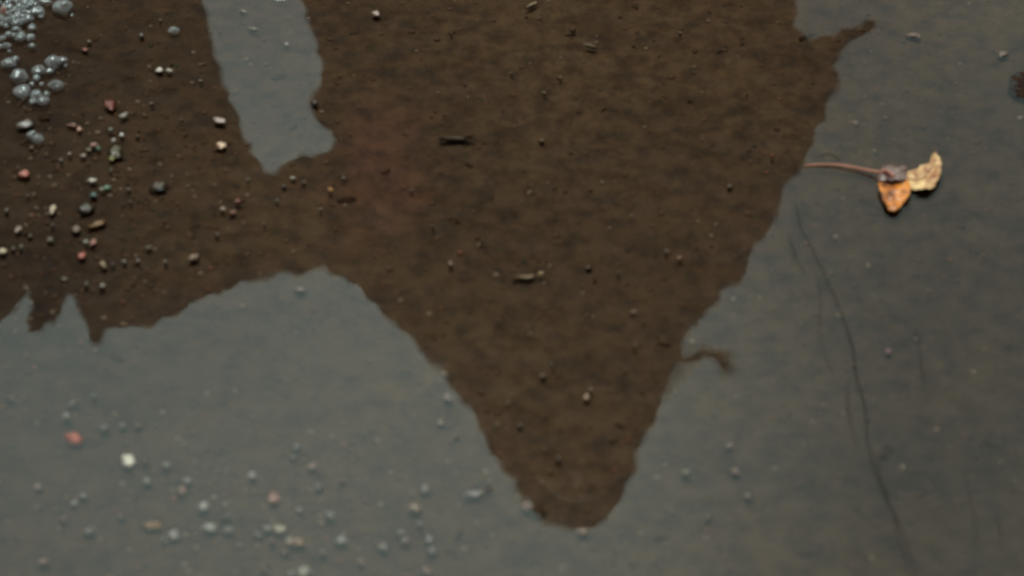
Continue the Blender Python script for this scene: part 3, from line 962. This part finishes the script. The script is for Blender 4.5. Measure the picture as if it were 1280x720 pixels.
def lobe(name, pp, material, zfun, thick=0.00035):
    """curled leaf piece, a thin solid with a crinkled surface"""
    pts = [at(x, y) - lc for x, y in pp]
    pts = [Vector((q.x, q.y)) for q in pts]
    pts = [Vector(q) for q in resample(pts, 0.0008, 0.00022, len(pp))]
    n = len(pts)
    x0, x1 = min(q.x for q in pts), max(q.x for q in pts)
    y0, y1 = min(q.y for q in pts), max(q.y for q in pts)
    inner = []

    def inside(c):
        r_ = False
        for i in range(n):
            a_, b_ = pts[i], pts[(i + 1) % n]
            if (a_.y > c.y) != (b_.y > c.y) and c.x < (b_.x - a_.x) * (c.y - a_.y) / (b_.y - a_.y) + a_.x:
                r_ = not r_
        return r_
    g = 0.0009
    y = y0 + g / 2
    while y < y1:
        x = x0 + g / 2
        while x < x1:
            c = Vector((x, y))
            if inside(c) and min((c - q).length for q in pts) > g * 0.5:
                inner.append(c)
            x += g
        y += g
    vs, es, fs, *_ = delaunay_2d_cdt(pts + inner, [(i, (i + 1) % n) for i in range(n)], [], 1, 1e-7)
    bm = bmesh.new()
    up_, dn_ = [], []
    bset = set(range(n))
    for i, v in enumerate(vs):
        u, w = (v.x - x0) / (x1 - x0), (v.y - y0) / (y1 - y0)
        z = zfun(u, w) + 0.0017 * noise.noise(Vector((v.x * 260, v.y * 260, 3))) + 0.0006 * noise.noise(Vector((v.x * 900, v.y * 900, 5)))
        up_.append(bm.verts.new((v.x, v.y, z + thick)))
        dn_.append(bm.verts.new((v.x, v.y, z)))
    bed = {}
    for f in fs:
        bm.faces.new([up_[i] for i in f])
        bm.faces.new([dn_[i] for i in reversed(f)])
        for i, j in zip(f, list(f[1:]) + [f[0]]):
            bed[(i, j)] = True
    for (i, j) in bed:
        if (j, i) not in bed:
            bm.faces.new((up_[j], up_[i], dn_[i], dn_[j]))
    bmesh.ops.recalc_face_normals(bm, faces=bm.faces)
    return obj(name, bm, material, root)


def tube(bm, pts, rads, seg=8):
    prev = None
    n = len(pts)
    for i, p_ in enumerate(pts):
        d = (pts[min(i + 1, n - 1)] - pts[max(i - 1, 0)]).normalized()
        q = d.to_track_quat('Z', 'Y')
        cur = [bm.verts.new(p_ + q @ Vector((rads[i] * math.cos(s / seg * 6.28318), rads[i] * math.sin(s / seg * 6.28318), 0))) for s in range(seg)]
        if prev:
            for s in range(seg):
                bm.faces.new((prev[s], prev[(s + 1) % seg], cur[(s + 1) % seg], cur[s]))
        else:
            bm.faces.new(list(reversed(cur)))
        prev = cur
    bm.faces.new(prev)


def smooth_path(pts, k=6):
    """Catmull-Rom through the points"""
    o_ = []
    P_ = [pts[0]] + list(pts) + [pts[-1]]
    for i in range(1, len(P_) - 2):
        a_, b_, c_, d_ = P_[i - 1], P_[i], P_[i + 1], P_[i + 2]
        for q in range(k):
            t_ = q / k
            o_.append(0.5 * ((2 * b_) + (c_ - a_) * t_ + (2 * a_ - 5 * b_ + 4 * c_ - d_) * t_ * t_ + (3 * b_ - a_ - 3 * c_ + d_) * t_ ** 3))
    o_.append(pts[-1])
    return o_


blade = lobe('blade', [(1097, 238), (1099, 228), (1112, 231), (1124, 232), (1132, 226), (1136, 232), (1138, 244), (1134, 252), (1127, 258), (1122, 266), (1116, 268), (1109, 265), (1103, 252)],
             M_orange, lambda u, w: 0.0004 + 0.0030 * (u - 0.5) ** 2 * 4 * 0.6 + 0.0012 * (1 - w))
lobe('wet_fold', [(1097, 231), (1099, 221), (1104, 213), (1114, 210), (1127, 212), (1133, 216), (1134, 226), (1126, 233), (1112, 232)],
     M_wet, lambda u, w: 0.0020 + 0.0010 * math.sin(u * 3.1) - 0.0006 * w)
yl = lobe('yellow_lobe', [(1126, 230), (1129, 219), (1140, 214), (1147, 213), (1149, 209), (1157, 209), (1162, 207), (1164, 201), (1169, 198), (1174, 204), (1176, 214), (1174, 226), (1169, 236), (1160, 242),
                          (1152, 242), (1143, 240), (1132, 238)], M_yellow, lambda u, w: 0.0004 + 0.0036 * (u - 0.35) ** 2 * 1.6 + 0.0012 * (w - 0.5) ** 2 * 4)
bm = bmesh.new()
sp = [at(x, y) - lc + Vector((0, 0, z)) for x, y, z in ((1006, 208, 0.0004), (1024, 207, 0.0006), (1045, 208, 0.0009), (1062, 211, 0.0011), (1080, 215, 0.0014), (1097, 220, 0.0022), (1108, 222, 0.0036), (1117, 230, 0.0038))]
sp = smooth_path(sp, 6)
tube(bm, sp, [0.00045 + 0.0005 * (i / len(sp)) for i in range(len(sp))], 10)
obj('stem', bm, M_stem, root)
# raised midribs, each on its lobe
for par, ends, zz in ((blade, ((1117, 233), (1117, 248), (1116, 264)), 0.0022), (yl, ((1134, 228), (1152, 225), (1170, 206)), 0.0030)):
    bm = bmesh.new()
    me_ = par.data
    rp = []
    for x, y in smooth_path([Vector((a_, b_, 0)) for a_, b_ in ends], 6) and [(q.x, q.y) for q in smooth_path([Vector((a_, b_, 0)) for a_, b_ in ends], 6)]:
        q = at(x, y) - lc
        top = max((v.co for v in me_.vertices), key=lambda c_: -((c_.x - q.x) ** 2 + (c_.y - q.y) ** 2) + c_.z * 1e-6)
        rp.append(Vector((q.x, q.y, top.z + 0.0002)))
    tube(bm, rp, [0.00034 - 0.0002 * i / len(rp) for i in range(len(rp))], 6)
    obj('midrib', bm, M_stem, par)

# sodden leaf at the edge
M_sod = noisy('sodden_leaf', (0.016, 0.008, 0.005), (0.035, 0.018, 0.011), 120, 0.85, 0.08, 0.5, 0.0005)
root2 = bpy.data.objects.new('sodden_leaf', None)
col.objects.link(root2)
lc = at(1290, 106)
root2.location = lc - Vector((0, 0, 0.0012))
root, keep = root2, root
lobe('blade', [(1260, 112), (1262, 98), (1270, 90), (1284, 86), (1304, 88), (1322, 98), (1330, 110), (1316, 124), (1296, 128), (1276, 122), (1266, 119)], M_sod,
     lambda u, w: 0.0003 + 0.0016 * math.sin(w * 3.1) * math.sin(u * 3.1))
root = keep
tag(root2, 'dark brown sodden dead leaf half out of view above the floating leaf', 'leaf')

# ---------------------------------------------------------------- drifting fibres
M_fib = noisy('root_fibre', (0.018, 0.013, 0.009), (0.036, 0.027, 0.019), 60, 0.9, 0.05, 0)


def fibre(pp, r, label, z=0.0):
    bm = bmesh.new()
    pts = smooth_path([at(x, y) for x, y in pp], 8)
    pts = [q + Vector((0.00025 * noise.noise(Vector((i * 0.4, pp[0][0], 0))), 0.0004 * noise.noise(Vector((i * 0.4, pp[0][0], 7))), z)) for i, q in enumerate(pts)]
    n = len(pts)
    tube(bm, pts, [r * (0.45 + 0.55 * math.sin(math.pi * min(1, 0.08 + 0.92 * i / n))) * (1 + 0.35 * noise.noise(Vector((i * 0.23, pp[0][1], 2)))) for i in range(n)], 6)
    return tag(obj('fibre', bm, M_fib), label, 'fibre')


fibre([(994, 252), (1002, 285), (1017, 314), (1029, 340), (1044, 372), (1058, 408), (1067, 440), (1071, 472), (1081, 508), (1085, 550), (1094, 588), (1109, 622), (1124, 654), (1137, 690), (1147, 726), (1160, 770)],
      0.00027, 'longest dark root fibre drifting from the mirrored coat to the bottom edge')
fibre([(1060, 470), (1059, 498), (1064, 530), (1072, 560)], 0.00018, 'faint short fibre close along the left of the longest fibre')
fibre([(1098, 590), (1106, 612), (1116, 640), (1122, 668), (1131, 700), (1140, 726)], 0.00018, 'faint fibre running beside the lower end of the longest fibre')
fibre([(1144, 402), (1148, 432), (1153, 466), (1158, 490)], 0.00014, 'faint upright fibre between the longest fibre and the frame edge')
fibre([(1205, 586), (1212, 620), (1219, 650), (1222, 676)], 0.00014, 'faint fibre low down beside the shortest dark fibre')
fibre([(1243, 636), (1248, 652), (1252, 674)], 0.00018, 'shortest dark fibre, low near the corner')
fibre([(985, 290), (994, 318), (1006, 342)], 0.00018, 'faint fibre beside the upper end of the longest fibre')
fibre([(1022, 196), (1034, 193), (1046, 197), (1050, 206)], 0.00016, 'thin curl of fibre looping over the leaf stem', 0.0002)
fibre([(1018, 330), (1026, 372), (1024, 410), (1034, 450), (1048, 486)], 0.00012, 'faintest fibre, bowed, inside the bend of the longest fibre')
fibre([(1090, 560), (1099, 584), (1104, 606), (1112, 622)], 0.00013, 'tiny faint fibre touching the right of the longest fibre low down')
